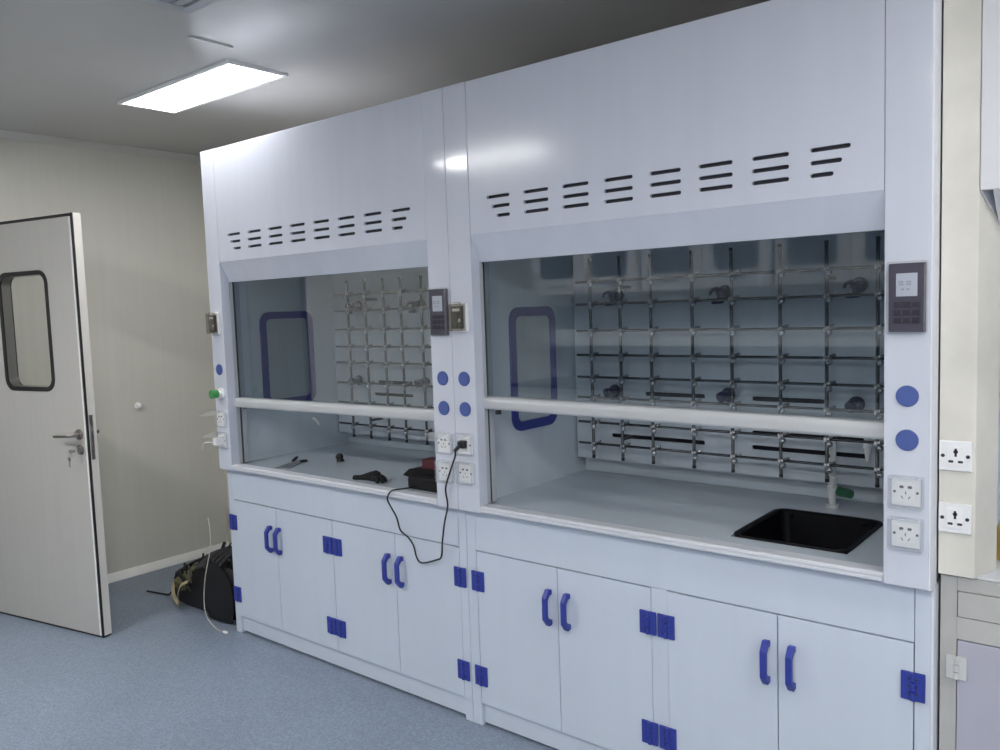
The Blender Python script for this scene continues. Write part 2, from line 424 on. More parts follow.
    obj('baffle_slot_shade', MB().box((X(.10), .738, .97), (X(x1 - .10), .742, 1.30)), 'dark', t)  # dark sheet that puts shade behind the baffle slots
    # service nozzles
    for i, (a, z) in enumerate(((.283, 1.602), (.739, 1.596), (1.211, 1.602), (.258, 1.210), (.746, 1.214), (1.202, 1.202))):
        n = MB(); top = i < 3; cx = X(a)
        n.cyl((cx, .700, z), (cx, .688, z), .027, seg=24, bev=.003)
        n.cyl((cx, .690, z), (cx, .645, z), .019, .017, seg=20, bev=.002)
        if top:
            n.tube([(cx, .655, z), (cx - .008, .640, z + .012), (cx - .026, .632, z + .006), (cx - .030, .630, z - .010)], [.010, .008, .007, .005], 10, smooth=4)
            n.cyl((cx - .026, .64, z - .034), (cx + .016, .64, z - .034), .009, .007, seg=12)
            n.cyl((cx, .645, z - .034), (cx, .645, z), .010, seg=12)
        else:
            n.cyl((cx, .646, z), (cx - .006, .632, z - .006), .021, .020, seg=16, bev=.003)
        obj('service_nozzle', n, 'violet', bo)
    # blue framed side windows
    for s in (0, 1):
        xf = X(.055) if s == 0 else X(x1 - .055)
        dx = .005 if s == 0 else -.005
        y0, y1, z0, z1 = (.262, .560, 1.085, 1.567) if x0 > 1 else (.235, .560, 1.105, 1.585)
        outer = rrect(y0, z0, y1, z1, .055); inner = rrect(y0 + .036, z0 + .036, y1 - .036, z1 - .036, .026)
        f = MB().ring(yz(outer, xf), yz(inner, xf), (dx * 1.6, 0, 0))
        wf = obj('window_frame', f, 'bluegask', t)
        obj('window_pane', MB().prism(yz(inner, xf), (dx * .5, 0, 0)), 'sidepane', wf)
    # ---------- controls
    def button(px, z, m='bluecap'):
        c = MB(); c.cyl((px, 0, z), (px, -.004, z), .0265, seg=28, bev=.0012); c.cyl((px, -.004, z), (px, -.0055, z), .0245, seg=28, bev=.0007)
        obj('blue_cap', c, m, t)
    def socket(px, z, flip=False, cover=True):
        p = MB().box((px - .033, -.009, z - .035), (px + .033, 0, z + .035), .003)
        so = obj('power_socket', p, 'socketplate', t)
        q = MB(); q.box((px - .019, -.0115, z - .024), (px + .019, -.009, z + .024), .0012); obj('socket_face', q, 'white', so)
        h = MB(); y0, y1 = -.0122, -.011
        for sx in (-1, 1):
            h.prism(xz(rrect(px + sx * .0095 - .0050, z + .0100, px + sx * .0095 + .0050, z + .0168, .0026, 3), y1), (0, y0 - y1, 0))
            M = Matrix.Translation((px + sx * .008, 0, z - .013)) @ Matrix.Rotation(sx * .6, 4, 'Y')
            h.box((-.0011, y0, -.0042), (.0011, y1, .0042), 0, M=M)
            h.cyl((px + sx * .0262, -.0102, z), (px + sx * .0262, -.0088, z), .0034, seg=10)
        h.box((px - .0011, y0, z - .005), (px + .0011, y1, z + .0025))
        obj('socket_holes', h, 'dark', so)
        if cover:
            c = MB()
            if flip:   # lid swung up and outwards
                c.ring(xz(rrect(px - .040, z - .041, px + .040, z + .041, .004, 2), -.004), xz(rrect(px - .035, z - .036, px + .035, z + .036, .003, 2), -.004), (0, -.012, 0))
                M = Matrix.Translation((px, -.016, z + .041)) @ Matrix.Rotation(math.radians(-78), 4, 'X')
                c.box((-.041, -.004, -.078), (.041, 0, 0), .002, M=M)
            else:
                c.ring(xz(rrect(px - .040, z - .041, px + .040, z + .041, .004, 2), -.001), xz(rrect(px - .0355, z - .0365, px + .0355, z + .0365, .003, 2), -.001), (0, -.019, 0))
                c.prism(xz(rrect(px - .040, z - .041, px + .040, z + .041, .004, 2), -.020), (0, -.0025, 0))
                c.box((px - .03, -.026, z + .036), (px + .03, -.018, z + .043), .002)
            obj('clear_cover', c, 'film', so)
    lx_, rx_ = X(.050), X(1.518)
    # left post: breaker box, caps, sockets
    z = 1.538; k = MB(); k.box((lx_ - .036, -.012, z - .052), (lx_ + .036, 0, z + .052), .004)
    bb = obj('breaker_box', k, 'white', t)
    k = MB(); k.box((lx_ - .030, -.025, z - .040), (lx_ + .022, -.012, z + .040), .003); k.box((lx_ - .012, -.030, z - .014), (lx_ + .008, -.024, z + .016), .002)
    k.cyl((lx_ - .004, -.024, z - .030), (lx_ - .004, -.031, z - .030), .008, seg=14, bev=.002)
    ob = obj('breaker', k, 'breaker', bb); ob['label'] = 'dark switch under a smoky cover'
    k = MB(); k.box((lx_ - .020, -.0258, z + .022), (lx_ + .014, -.0245, z + .032), .0004); k.box((lx_ + .004, -.0258, z - .016), (lx_ + .016, -.0245, z - .004), .0004)
    obj('switch_marking', k, 'socketplate', bb)
    k = MB(); k.box((lx_ - .024, -.0262, z - .040), (lx_ - .002, -.0245, z - .022), .0004); obj('terminal_block', k, 'dark', bb)
    k = MB(); k.ring(xz(rrect(lx_ - .036, z - .048, lx_ + .030, z + .048, .006, 3), -.012), xz(rrect(lx_ - .033, z - .045, lx_ + .027, z + .045, .005, 3), -.012), (0, -.020, 0))
    k.prism(xz(rrect(lx_ - .036, z - .048, lx_ + .030, z + .048, .006, 3), -.032), (0, -.0025, 0)); k.box((lx_ - .01, -.034, z + .046), (lx_ + .012, -.012, z + .055), .002)
    obj('smoked_cover', k, 'smoke', bb)
    button(lx_ + .003, 1.317)
    if x0 > 1: button(lx_ + .003, 1.207)
    socket(lx_, 1.078, flip=True); socket(lx_, .974, flip=x0 < 1)
    # right post: keypad, caps, sockets
    button(rx_, 1.316); button(rx_, 1.206); socket(rx_, 1.076, flip=x0 < 1); socket(rx_, .970)
    kp = obj('control_panel', MB().box((rx_ - .042, -.014, 1.474), (rx_ + .042, 0, 1.643), .004), 'keypad', t)
    scn = MB().box((rx_ - .024, -.0155, 1.562), (rx_ + .024, -.013, 1.618), .001); so = obj('screen', scn, 'screen', kp)
    for r in range(3):
        for c in range(3):
            px, pz = rx_ - .021 + .021 * c, 1.542 - .019 * r
            obj('key', MB().box((px - .0086, -.0165, pz - .0076), (px + .0086, -.013, pz + .0076), .0015), 'key', kp)
    k = MB()
    for zz, a in ((1.597, .018), (1.591, .017), (1.579, .012)):
        for q in range(6):
            if q % 3 != 2: k.box((rx_ - a + q * a / 3, -.0162, zz - .002), (rx_ - a + q * a / 3 + a / 4.2, -.0153, zz + .002))
    obj('readout', k, 'ink', kp)
    k = MB(); o_ = rrect(rx_ - .045, 1.471, rx_ + .045, 1.647, .004, 2); i_ = rrect(rx_ - .040, 1.477, rx_ + .040, 1.641, .003, 2)
    k.ring(xz(o_, -.002), xz(i_, -.004), (0, -.018, 0))
    obj('protective_film', k, 'film', kp)
    return t

hoodL = fume_hood(0.0, 'white fume hood on the left with sash set lower, dark items on its worktop', 1.130, None)
SINK = (2.562, 2.905, .136, .532)
hoodR = fume_hood(W, 'white fume hood on the right with a black sink in its worktop', 1.189, SINK)

# ------------------------------------------------------------------ sink and tap
t = thing('lab_sink', ((SINK[0] + SINK[1]) / 2, (SINK[2] + SINK[3]) / 2, .60), 'black rectangular drop-in sink in the worktop of the right hood', 'sink')
x0, x1, y0, y1 = SINK
loops = []
for dx, z, r in ((-.003, .8515, .045), (-.001, .8555, .043), (.010, .8555, .035), (.016, .850, .030), (.024, .72, .03), (.04, .612, .045), (.09, .602, .045)):
    loops.append(xy(rrect(x0 + dx, y0 + dx, x1 - dx, y1 - dx, r, 6), z))
b = MB().loft(loops, cap=False)
# underside shell
loops = [xy(rrect(x0 + dx, y0 + dx, x1 - dx, y1 - dx, r, 6), z) for dx, z, r in ((-.003, .8515, .045), (.003, .8505, .03), (.012, .72, .03), (.03, .60, .04))]
b.loft(loops, cap=False)
b.prism(xy(rrect(x0 + .03, y0 + .03, x1 - .03, y1 - .03, .04, 6), .598), (0, 0, .006))
obj('basin', b, 'sink', t)
obj('drain', MB().cyl(((x0 + x1) / 2, (y0 + y1) / 2, .604), ((x0 + x1) / 2, (y0 + y1) / 2, .610), .03, seg=20, bev=.002), 'dark', t)
for px, py in ((x0 + .055, y1 - .012), (x1 - .055, y1 - .012)):
    obj('fixing_screw', MB().cyl((px, py - .006, .838), (px, py - .014, .838), .005, seg=10), 'steel', t)

t = thing('lab_tap', (2.707, .645, .85), 'pale grey plastic swan-neck tap with green valve handle behind the sink', 'tap')
k = MB(); cx, cy = 2.707, .645
k.cyl((cx, cy, .85), (cx, cy, .862), .022, seg=20, bev=.002); k.cyl((cx, cy, .86), (cx, cy, 1.09), .0125, seg=16)
k.cyl((cx, cy, .935), (cx, cy, .958), .017, seg=16, bev=.003); k.cyl((cx, cy, .895), (cx, cy, .925), .016, seg=16, bev=.003)
obj('riser_pipe', k, 'pvc', t)
k = MB(); r = .057
k.tube([(cx, cy, 1.085)] + [(cx + r - r * math.cos(a), cy, 1.09 + r * math.sin(a)) for a in [PI * i / 12 for i in range(13)]] + [(cx + 2 * r, cy, 1.075)], .0115, 14)
k.cyl((cx + 2 * r, cy, 1.08), (cx + 2 * r, cy, 1.062), .0145, seg=16, bev=.003)
k.cyl((cx + 2 * r, cy, 1.064), (cx + 2 * r, cy, 1.035), .011, .008, seg=14); k.cyl((cx + 2 * r, cy, 1.036), (cx + 2 * r, cy, 1.018), .008, .0055, seg=12)
obj('spout', k, 'pvc', t)
k = MB(); k.cyl((cx + .01, cy, .910), (cx + .03, cy - .012, .910), .010, seg=12); obj('valve_stem', k, 'pvc', t)
k = MB(); k.cyl((cx + .024, cy - .010, .910), (cx + .072, cy - .034, .910), .017, .0155, seg=8, bev=.003); obj('valve_handle', k, 'green', t)

# ------------------------------------------------------------------ lattices
def lattice(x0, cols, rows, zlo, zhi, xa, xb, label):
    t = thing('lattice_rack', (x0 + W / 2, .63, zlo), label, 'lattice rack', 'steel rod lattices in the hoods')
    for c in cols:
        k = MB(); k.cyl((x0 + c, .618, zlo), (x0 + c, .618, zhi), .0062, seg=12, bev=.001)
        o = obj('upright_rod', k, 'steel', t)
        m = MB()
        for z in (zlo, zhi): m.cyl((x0 + c, .618, z - .006), (x0 + c, .618, z + .006), .0072, seg=12, bev=.001)
        obj('end_cap', m, 'rubber', o)
    for z in rows:
        k = MB(); k.cyl((x0 + xa, .632, z), (x0 + xb, .632, z), .0052, seg=12, bev=.001)
        obj('cross_rod', k, 'steel', t)
    cl = MB()
    def clamp(cx, z):
        m = MB()
        m.box((-.010, -.012, -.010), (.010, .012, .010), .004)
        m.cyl((.004, -.008, -.006), (.012, -.022, -.010), .008, seg=10, bev=.001)
        m.ball((.0135, -.024, -.0115), .0112, seg=12)
        m.cyl((.008, .004, .006), (.026, .006, .012), .005, seg=8)
        m.bm.transform(Matrix.Translation((cx, .624, z)))
        return m
    proto = None
    for c in cols:
        for z in rows:
            if proto is None:
                proto = obj('clamp', clamp(x0 + c, z), 'clampm', t); base = (x0 + c, z)
            else:
                o = proto.copy(); COL.objects.link(o); o.parent = t
                o.location = (x0 + c - base[0], 0, z - base[1])
    for c, z in ((cols[1], rows[0] - .03), (cols[-2], rows[0] - .03), (cols[1], rows[-1] + .03), (cols[-2], rows[-1] + .03)):
        obj('standoff', MB().cyl((x0 + c, .6185, z), (x0 + c, .6995, z), .007, seg=12), 'steel', t)
ROWS = (1.659, 1.569, 1.461, 1.362, 1.272, 1.188, 1.086, .998)
lattice(W, (.197, .334, .470, .642, .795, .971, 1.128, 1.288), ROWS, .947, 1.747, .118, 1.45, 'square steel rod lattice with clamps standing in the right fume hood behind the tap')
lattice(0, (.282, .416, .552, .674, .815, .965, 1.115, 1.27), (1.661, 1.578, 1.481, 1.391, 1.308, 1.202, 1.098, .984), .926, 1.727, .156, 1.45, 'square steel rod lattice with clamps standing in the left fume hood')

# ------------------------------------------------------------------ base cabinets
def base_cabinet(x0, label, doors, stiles, hinges, handles, zt=.672):
    t = thing('base_cabinet', (x0 + W / 2, .4, 0), label, 'cabinet', 'white base cabinets under the hoods')
    X = lambda v: x0 + v
    x1 = W - .0015; YC = .0385; top = ZB - .0005
    k = MB()
    k.box((X(0), YC, 0), (X(.044), YC + .02, top), .0015); k.box((X(x1 - .038), YC, 0), (X(x1), YC + .02, top), .0015)
    k.box((X(0), YC + .02, 0), (X(.018), DEP, top)); k.box((X(x1 - .018), YC + .02, 0), (X(x1), DEP, top))
    k.box((X(.018), DEP - .012, .02), (X(x1 - .018), DEP, top)); k.box((X(.018), YC + .03, .086), (X(x1 - .018), DEP - .012, .1))
    k.box((X(.775), YC + .03, .1), (X(.793), DEP - .3, .58))
    for a, c in stiles: k.box((X(a), YC, .088), (X(c), YC + .02, zt + .004), .001)
    obj('carcass', k, 'cab', t)
    obj('toe_kick', MB().box((X(.0445), YC + .014, .010), (X(x1 - .0385), YC + .03, .0865), .001), 'cab', t)
    obj('apron', MB().box((X(.0455), YC - .0005, zt + .005), (X(x1 - .0395), YC + .017, top), .001), 'cab', t)
    if x0 > 1:
        tp = [(X(x1), .040), (X(x1) + .004, .041), (X(x1) + .007, .047), (X(x1) + .007, .09), (X(x1), .09)]
        obj('edge_trim', MB().prism(xy(tp, 0), (0, 0, ZB - .001)), 'edge', t)
    objs = []
    for a, c in doors:
        d = obj('door', MB().box((X(a + .001), YC - .002, .0895), (X(c - .001), YC + .016, zt + .001), .0015), 'cab', t)
        objs.append(d)
    for px, di in handles:
        px += .005; k = MB(); z0, z1 = (.467, .597) if x0 > 1 else (.460, .590); yb = YC - .002
        pr = [(yb + .002, z0 + .003), (yb - .016, z0), (yb - .036, z0 + .026), (yb - .036, z1 - .026), (yb - .016, z1), (yb + .002, z1 - .003), (yb + .002, z1 - .021), (yb - .011, z1 - .021), (yb - .023, z1 - .036), (yb - .023, z0 + .036), (yb - .011, z0 + .021), (yb + .002, z0 + .021)]
        k.prism(yz(pr, X(px) - .0095), (.019, 0, 0), .0035, seg=2)
        obj('handle', k, 'blue', objs[di])
    for px, di in hinges:
        for z in (.5615, .1985):
            k = MB(); yb = YC - .002
            for s in (-1, 1):
                k.box((X(px + s * .0165) - .0125, yb - .007, z - .0375), (X(px + s * .0165) + .0125, yb, z + .0375), .0025)
                for zz in (-.02, .02): k.cyl((X(px + s * .0175), yb - .007, z + zz), (X(px + s * .0175), yb - .0085, z + zz), .0045, seg=12)
            for zz in (-.025, 0, .025): k.cyl((X(px), yb - .006, z + zz - .0115), (X(px), yb - .006, z + zz + .0115), .0068, seg=14, bev=.001)
            k.mi = 1
            for zz in (-.02, 0, .02):
                for s in (-1, 1): k.cyl((X(px + s * .0085), yb - .0068, z + zz), (X(px + s * .0085), yb - .0078, z + zz), .0030, seg=8)
            obj('hinge', k, ['blue', 'dark'], objs[di])
    return t
base_cabinet(0, 'white base cabinet under the left hood, four doors with blue handles',
             [(.044, .386), (.387, .789), (.790, 1.180), (1.181, 1.531)], [],
             [(.036, 0), (.757, 1), (.820, 2), (1.534, 3)], [(.338, 0), (.405, 1), (1.138, 2), (1.212, 3)])
base_cabinet(W, 'white base cabinet under the right hood, doors split by a wide centre stile',
             [(.047, .410), (.411, .771), (.827, 1.174), (1.175, 1.529)], [(.771, .827)],
             [(.052, 0), (.761, 1), (.824, 2), (1.528, 3)], [(.372, 0), (.449, 1), (1.139, 2), (1.212, 3)])

# ------------------------------------------------------------------ door leaf
A = Vector((-.479, -.405, 0)); dn = Vector((-.98155, -.19118, 0)); nf = Vector((.19118, -.98155, 0))   # along leaf to the hinge; towards the room
DM = Matrix(((dn.x, -nf.x, 0, A.x), (dn.y, -nf.y, 0, A.y), (0, 0, 1, 0), (0, 0, 0, 1)))   # local (s, depth, z)
t = bpy.data.objects.new('door_1', None); COL.objects.link(t); t.location = (A.x + dn.x * .44, A.y + dn.y * .44, .008); t['kind'] = 'structure'
tag(t, 'open grey metal door with a framed window and lever handle', 'door')
TH = .050; Z0, Z1 = .010, 2.089; LEN = .872
def dbox(mb, lo, hi, bev=0): mb.box(lo, hi, bev, M=DM); return mb
WS0, WS1, WZ0, WZ1 = .236, .606, 1.245, 1.812
hole = rrect(WS0, WZ0, WS1, WZ1, .05, 6)
def plate(mb, s0, z0, s1, z1, hole, d0, d1):
    """flat plate with a rounded hole, as a loft between hole outline and rectangle"""
    n = len(hole); out = []
    cx, cz = (s0 + s1) / 2, (z0 + z1) / 2
    per = n // 4
    corners = [(s1, z1), (s0, z1), (s0, z0), (s1, z0)]
    for q in range(4):
        c = corners[q]; m = per
        for k in range(m):
            h = hole[q * per + k]; f = k / (m - 1)
            if q == 0: p = (s1, h[1] + (z1 - h[1]) * min(1, f * 2)) if f < .5 else (h[0] + (s1 - h[0]) * (2 - 2 * f), z1)
            elif q == 1: p = (h[0] + (s0 - h[0]) * min(1, f * 2), z1) if f < .5 else (s0, h[1] + (z1 - h[1]) * (2 - 2 * f))
            elif q == 2: p = (s0, h[1] + (z0 - h[1]) * min(1, f * 2)) if f < .5 else (h[0] + (s0 - h[0]) * (2 - 2 * f), z0)
            else: p = (h[0] + (s1 - h[0]) * min(1, f * 2), z0) if f < .5 else (s1, h[1] + (z0 - h[1]) * (2 - 2 * f))
            if abs(f - .5) < 1e-6: p = c
            out.append(p)
    mb.ring([(a, d0, b) for a, b in out], [(a, d0, b) for a, b in hole], (0, d1 - d0, 0), M=DM)
    return mb
k = MB(); plate(k, 0, Z0, LEN, Z1, hole, .003, TH); obj('door_leaf', k, 'dooredge', t)
k = MB(); plate(k, .013, Z0 + .002, LEN, Z1 - .017, hole, 0, .0032); obj('door_skin', k, 'door', t)
k = MB(); dbox(k, (.010, -.0016, Z0 + .002), (.020, .0036, Z1 - .019), .0012); obj('edge_strip', k, 'alu', t)
k = MB(); dbox(k, (-.0006, .0012, Z0), (.0095, .0095, Z1 - .001)); dbox(k, (.0005, .0012, Z1 - .016), (LEN, .0034, Z1 - .002)); dbox(k, (.002, .004, .001), (LEN, TH - .004, Z0 + .004)); obj('door_seal', k, 'rubber', t)
k = MB(); o_ = rrect(WS0 - .018, WZ0 - .018, WS1 + .018, WZ1 + .018, .066, 6)
i_ = rrect(WS0 + .004, WZ0 + .004, WS1 - .004, WZ1 - .004, .046, 6)
k.ring([(a, -.004, b) for a, b in o_], [(a, -.004, b) for a, b in i_], (0, .006, 0), M=DM)
k.ring([(a, TH - .002, b) for a, b in o_], [(a, TH - .002, b) for a, b in i_], (0, .006, 0), M=DM)
wg = obj('window_gasket', k, 'rubber', t)
k = MB(); k.ring([(a, .002, b) for a, b in hole], [(a, .002, b) for a, b in i_], (0, TH - .004, 0), M=DM); obj('window_reveal', k, 'brushed', t)
k = MB(); k.prism([(a, TH - .009, b) for a, b in rrect(WS0 + .002, WZ0 + .002, WS1 - .002, WZ1 - .002, .047, 6)], (0, .005, 0), M=DM); obj('window_pane', k, 'pane', wg)
dp = lambda s, d, z: tuple(DM @ Vector((s, d, z)))
for sd in (0, 1):
    sg = -1 if sd == 0 else 1; b0 = 0 if sd == 0 else TH
    k = MB(); k.cyl(dp(.058, b0, 1.020), dp(.058, b0 + sg * .009, 1.020), .026, seg=24, bev=.002)
    k.tube([dp(.058, b0, 1.020), dp(.058, b0 + sg * .035, 1.020), dp(.063, b0 + sg * .048, 1.020), dp(.078, b0 + sg * .054, 1.019), dp(.12, b0 + sg * .055, 1.017), dp(.178, b0 + sg * .054, 1.013)], [.0105, .0105, .0105, .010, .0095, .009], 12, smooth=4)
    obj('lever_handle', k, 'brushed', t)
    k = MB(); k.cyl(dp(.058, b0, .945), dp(.058, b0 + sg * .008, .945), .025, seg=24, bev=.002); k.prism([dp(s, b0, z) for s, z in rrect(.0495, .925, .0665, .958, .008, 4)], tuple(-nf * sg * .014), 0)
    obj('lock_cylinder', k, 'brushed', t)
k = MB(); k.box((-.0015, .013, .895), (.002, .033, 1.115), .001, M=DM); pl = obj('latch_plate', k, 'brushed', t)
k = MB(); k.prism([dp(0, .018, 1.035), dp(-.010, .018, 1.035), dp(-.002, .028, 1.035)], (0, 0, .022)); obj('latch_bolt', k, 'chrome', pl)

t = thing('key_bunch', dp(.06, -.03, .86), 'small steel keys hanging from the lock of the open door', 'keys')
k = MB(); k.box((.056, -.046, .938), (.061, -.014, .949), .001, M=DM); k.cyl(dp(.0585, -.044, .9435), dp(.0585, -.058, .9435), .010, seg=14, bev=.001); obj('inserted_key', k, 'chrome', t)
k = MB(); ring = [dp(.066 + .013 * math.cos(a), -.054 - .006 * math.sin(a), .930 + .014 * math.sin(a)) for a in [2 * PI * i / 16 for i in range(17)]]
k.tube(ring, .0012, 6); obj('key_ring', k, 'chrome', t)
k = MB(); k.cyl(dp(.078, -.050, .905), dp(.078, -.054, .905), .011, seg=16, bev=.001); k.box((.0745, -.0535, .866), (.0805, -.0505, .898), .0006, M=DM); obj('hanging_key', k, 'brushed', t)

t = thing('wall_bumper', (XL, .291, 1.039), 'small round white door stop on the left wall', 'door stop')
k = MB(); k.cyl((XL, .291, 1.039), (XL + .012, .291, 1.039), .024, seg=24, bev=.003); obj('base', k, 'white', t)
k = MB(); k.ball((XL + .014, .291, 1.039), .019, (.9, 1, 1), 18); obj('dome', k, 'white', t)

# ------------------------------------------------------------------ aged hood at the right
OX, OY = 3.1485, .058
t = thing('aged_fume_hood', (3.9, .45, .86), 'older cream coloured fume hood at the right edge with worn post', 'fume hood')
ZO = .862; OX1 = OX + 1.57
P0 = [(OX, OY), (3.229, OY), (3.261, OY + .105), (3.257, OY + .115), (OX, OY + .115)]
k = MB(); k.prism(xy(P0, ZO), (0, 0, H - ZO), .001, seg=1); obj('post', k, 'cream', t)
P1 = [(OX1, OY), (OX1 - .084, OY), (OX1 - .116, OY + .105), (OX1 - .11, OY + .115), (OX1, OY + .115)]
k = MB(); k.prism(xy(P1, ZO), (0, 0, H - ZO), .001, seg=1); obj('post', k, 'cream', t)
k = MB(); k.box((3.231, OY - .004, 1.806), (OX1 - .0845, OY + .012, H), .001, 1); obj('fascia', k, 'creamw', t)
pr = [(OY - .003, 1.806), (OY + .012, 1.806), (OY + .115, 1.735), (OY + .115, 1.725), (OY + .10, 1.725)]
k = MB(); k.prism([(3.257, y, z) for y, z in pr], (OX1 - .11 - 3.257, 0, 0)); k.prism([(3.231, OY - .003, 1.806), (3.257, OY + .11, 1.806), (3.257, OY + .11, 1.727)], (.003, 0, 0)); obj('bezel', k, 'creamw', t)
k = MB(); k.box((OX, OY + .115, ZO), (OX + .05, .81, H - .012)); k.box((OX1 - .05, OY + .115, ZO), (OX1, .81, H - .012)); obj('side_panels', k, 'ppin', t)
obj('back_panel', MB().box((OX + .05, .78, ZO), (OX1 - .05, .81, H - .012)), 'ppin', t)
obj('roof_panel', MB().box((OX, OY + .115, H - .012), (OX1, .81, H)), 'creamw', t)
k = MB(); k.box((OX + .001, OY + .022, ZO - .0062), (OX1 - .001, .80, ZO - .0002), .001); obj('worktop', k, 'lip', t)
for z in (1.166, 1.010):
    px = 3.187
    so = obj('wall_socket', MB().box((px - .0375, OY - .008, z - .037), (px + .0355, OY, z + .037), .003), 'socketplate', t)
    obj('socket_face', MB().box((px - .019, OY - .0105, z - .024), (px + .019, OY - .008, z + .024), .0012), 'white', so)
    h = MB(); a, c = OY - .0098, OY - .0112
    h.prism(xz([(px + .0052 * math.cos(u), z + .011 + .0052 * math.sin(u)) for u in [2 * PI * i / 12 for i in range(12)]], a), (0, c - a, 0))
    h.box((px - .0026, c, z - .001), (px + .0026, a, z + .019))
    for s in (-1, 1):
        h.prism(xz(rrect(px + s * .0105 - .0058, z - .0165, px + s * .0105 + .0058, z - .0105, .0026, 3), a), (0, c - a, 0))
        h.cyl((px - .001 + s * .0275, OY - .0085, z), (px - .001 + s * .0275, OY - .0098, z), .0045, seg=12)
    obj('socket_holes', h, 'dark', so)

t = thing('aged_cabinet', (3.9, .45, 0), 'older grey base cabinet at the right edge with drawer and lilac door', 'cabinet')
CY = .075; k = MB()
k.box((OX + .003, CY, 0), (3.189, CY + .02, ZO - .007), .001); k.box((OX1 - .04, CY, 0), (OX1, CY + .02, ZO - .007), .001)
k.box((3.189, CY, .695), (OX1 - .04, CY + .02, .752), .001); k.box((3.189, CY + .001, .82), (OX1 - .04, CY + .02, ZO - .007), .001)
k.box((OX + .003, CY + .02, 0), (OX + .02, .81, ZO - .007)); k.box((OX1 - .02, CY + .02, 0), (OX1, .81, ZO - .007)); k.box((OX + .02, .79, 0), (OX1 - .02, .81, ZO - .007)); k.box((3.189, CY + .01, 0), (OX1 - .04, CY + .03, .09))
obj('carcass', k, 'oldcab', t)
obj('drawer_front', MB().box((3.191, CY - .002, .754), (3.93, CY + .016, .818), .002), 'oldcab', t)
obj('drawer_front', MB().box((3.934, CY - .002, .754), (OX1 - .042, CY + .016, .818), .002), 'oldcab', t)
dd = obj('door', MB().box((3.191, CY - .002, .092), (3.93, CY + .016, .692), .002), 'oldlil', t)
obj('door', MB().box((3.934, CY - .002, .092), (OX1 - .042, CY + .016, .692), .002), 'oldlil', t)
k = MB()
for s in (-1, 1): k.box((3.190 + s * .0125 - .011, CY - .009, .592), (3.190 + s * .0125 + .011, CY - .002, .652), .002)
for z in (.602, .622, .642): k.cyl((3.190, CY - .009, z - .008), (3.190, CY - .009, z + .008), .006, seg=12)
obj('hinge', k, 'clearplastic', dd)
# contents glimpsed on the aged hood's worktop
t = thing('reagent_bottle', (3.268, .27, .8622), 'yellow bottle just visible on the aged hood worktop', 'bottle')
k = MB(); k.cyl((3.268, .27, .8622), (3.268, .27, .945), .028, seg=24, bev=.006); k.cyl((3.268, .27, .943), (3.268, .27, .965), .027, .012, seg=24); obj('body', k, 'gold', t)
obj('cap', MB().cyl((3.268, .27, .964), (3.268, .27, .985), .013, seg=20, bev=.002), 'white', t)

# ------------------------------------------------------------------ cords, plugs
t = thing('power_cord', (1.4, 0, .587), 'black power cord looping down from a socket between the hoods', 'cord')
px, pz = W + .050, 1.082
k = MB(); k.box((px - .016, -.034, pz - .014), (px + .016, -.012, pz + .014), .006, 3); k.cyl((px - .004, -.03, pz - .004), (px - .014, -.05, pz - .022), .008, .006, seg=12, bev=.001); obj('plug', k, 'cord', t)
path = [(px - .012, -.048, pz - .02), (1.607, -.047, 1.043), (1.572, -.035, .989), (1.524, -.016, .909), (1.528, -.013, .845), (1.506, -.010, .777), (1.481, 0, .697), (1.458, .015, .632), (1.424, .020, .611), (1.346, .022, .586), (1.318, .022, .602), (1.305, .020, .648), (1.282, .015, .680), (1.243, .012, .703), (1.238, .0, .755), (1.223, -.013, .798), (1.204, -.014, .83), (1.222, -.008, .862), (1.243, .03, .866), (1.262, .092, .864)]
obj('cable', MB().tube(path, .0033, 8, smooth=5), 'cord', t)
t = thing('white_charger', (.05, -.03, .96), 'white charger plugged into the lower socket of the leftmost post', 'charger')
k = MB(); k.box((.030, -.048, .954), (.066, -.012, .990), .006, 3); obj('adapter', k, 'white', t)
k = MB(); k.tube([(.045, -.045, .968), (.032, -.064, .972), (.01, -.074, .970), (-.012, -.074, .958), (-.025, -.07, .935)], .0018, 8, smooth=4); obj('cable', k, 'white', t)
t = thing('green_valve', (.05, 0, 1.2), 'green valve knob on the leftmost post of the hoods', 'valve')
k = MB(); k.cyl((.055, 0, 1.202), (.055, -.008, 1.202), .028, seg=24, bev=.002); k.cyl((.055, -.006, 1.202), (.053, -.022, 1.202), .015, seg=16); obj('flange', k, 'white', t)
k = MB(); k.cyl((.053, -.018, 1.202), (.050, -.054, 1.202), .0195, .022, seg=10, bev=.004); obj('knob', k, 'green2', t)

# ------------------------------------------------------------------ clutter in the left hood
ZT = .8502
def blob(rows, name, m, parent=None, lab=None):
    pass
t = thing('work_glove', (.97, .115, ZT), 'crumpled black cloth glove lying near the front of the left worktop', 'glove')
k = MB()
k.tube([(.885, .105, ZT + .010), (.915, .108, ZT + .014), (.945, .112, ZT + .020), (.975, .118, ZT + .024), (1.0, .122, ZT + .018)], [.010, .012, .018, .024, .018], 14, smooth=4, flat=.62)
for a in ((.99, .108, 1.035, .090), (.995, .115, 1.050, .108), (.995, .124, 1.045, .130), (.985, .134, 1.02, .152)):
    k.tube([(a[0], a[1], ZT + .016), ((a[0] + a[2]) / 2, (a[1] + a[3]) / 2, ZT + .020), (a[2], a[3], ZT + .008)], [.011, .009, .007], 10, smooth=4)
k.tube([(.955, .13, ZT + .022), (.97, .14, ZT + .034), (.99, .145, ZT + .028)], [.012, .010, .007], 10, smooth=4)
obj('palm', k, 'cloth', t, angle=80)
obj('cuff', MB().tube([(.872, .102, ZT + .010), (.892, .105, ZT + .011)], [.0105, .0112], 14, flat=.75), 'cloth', t)
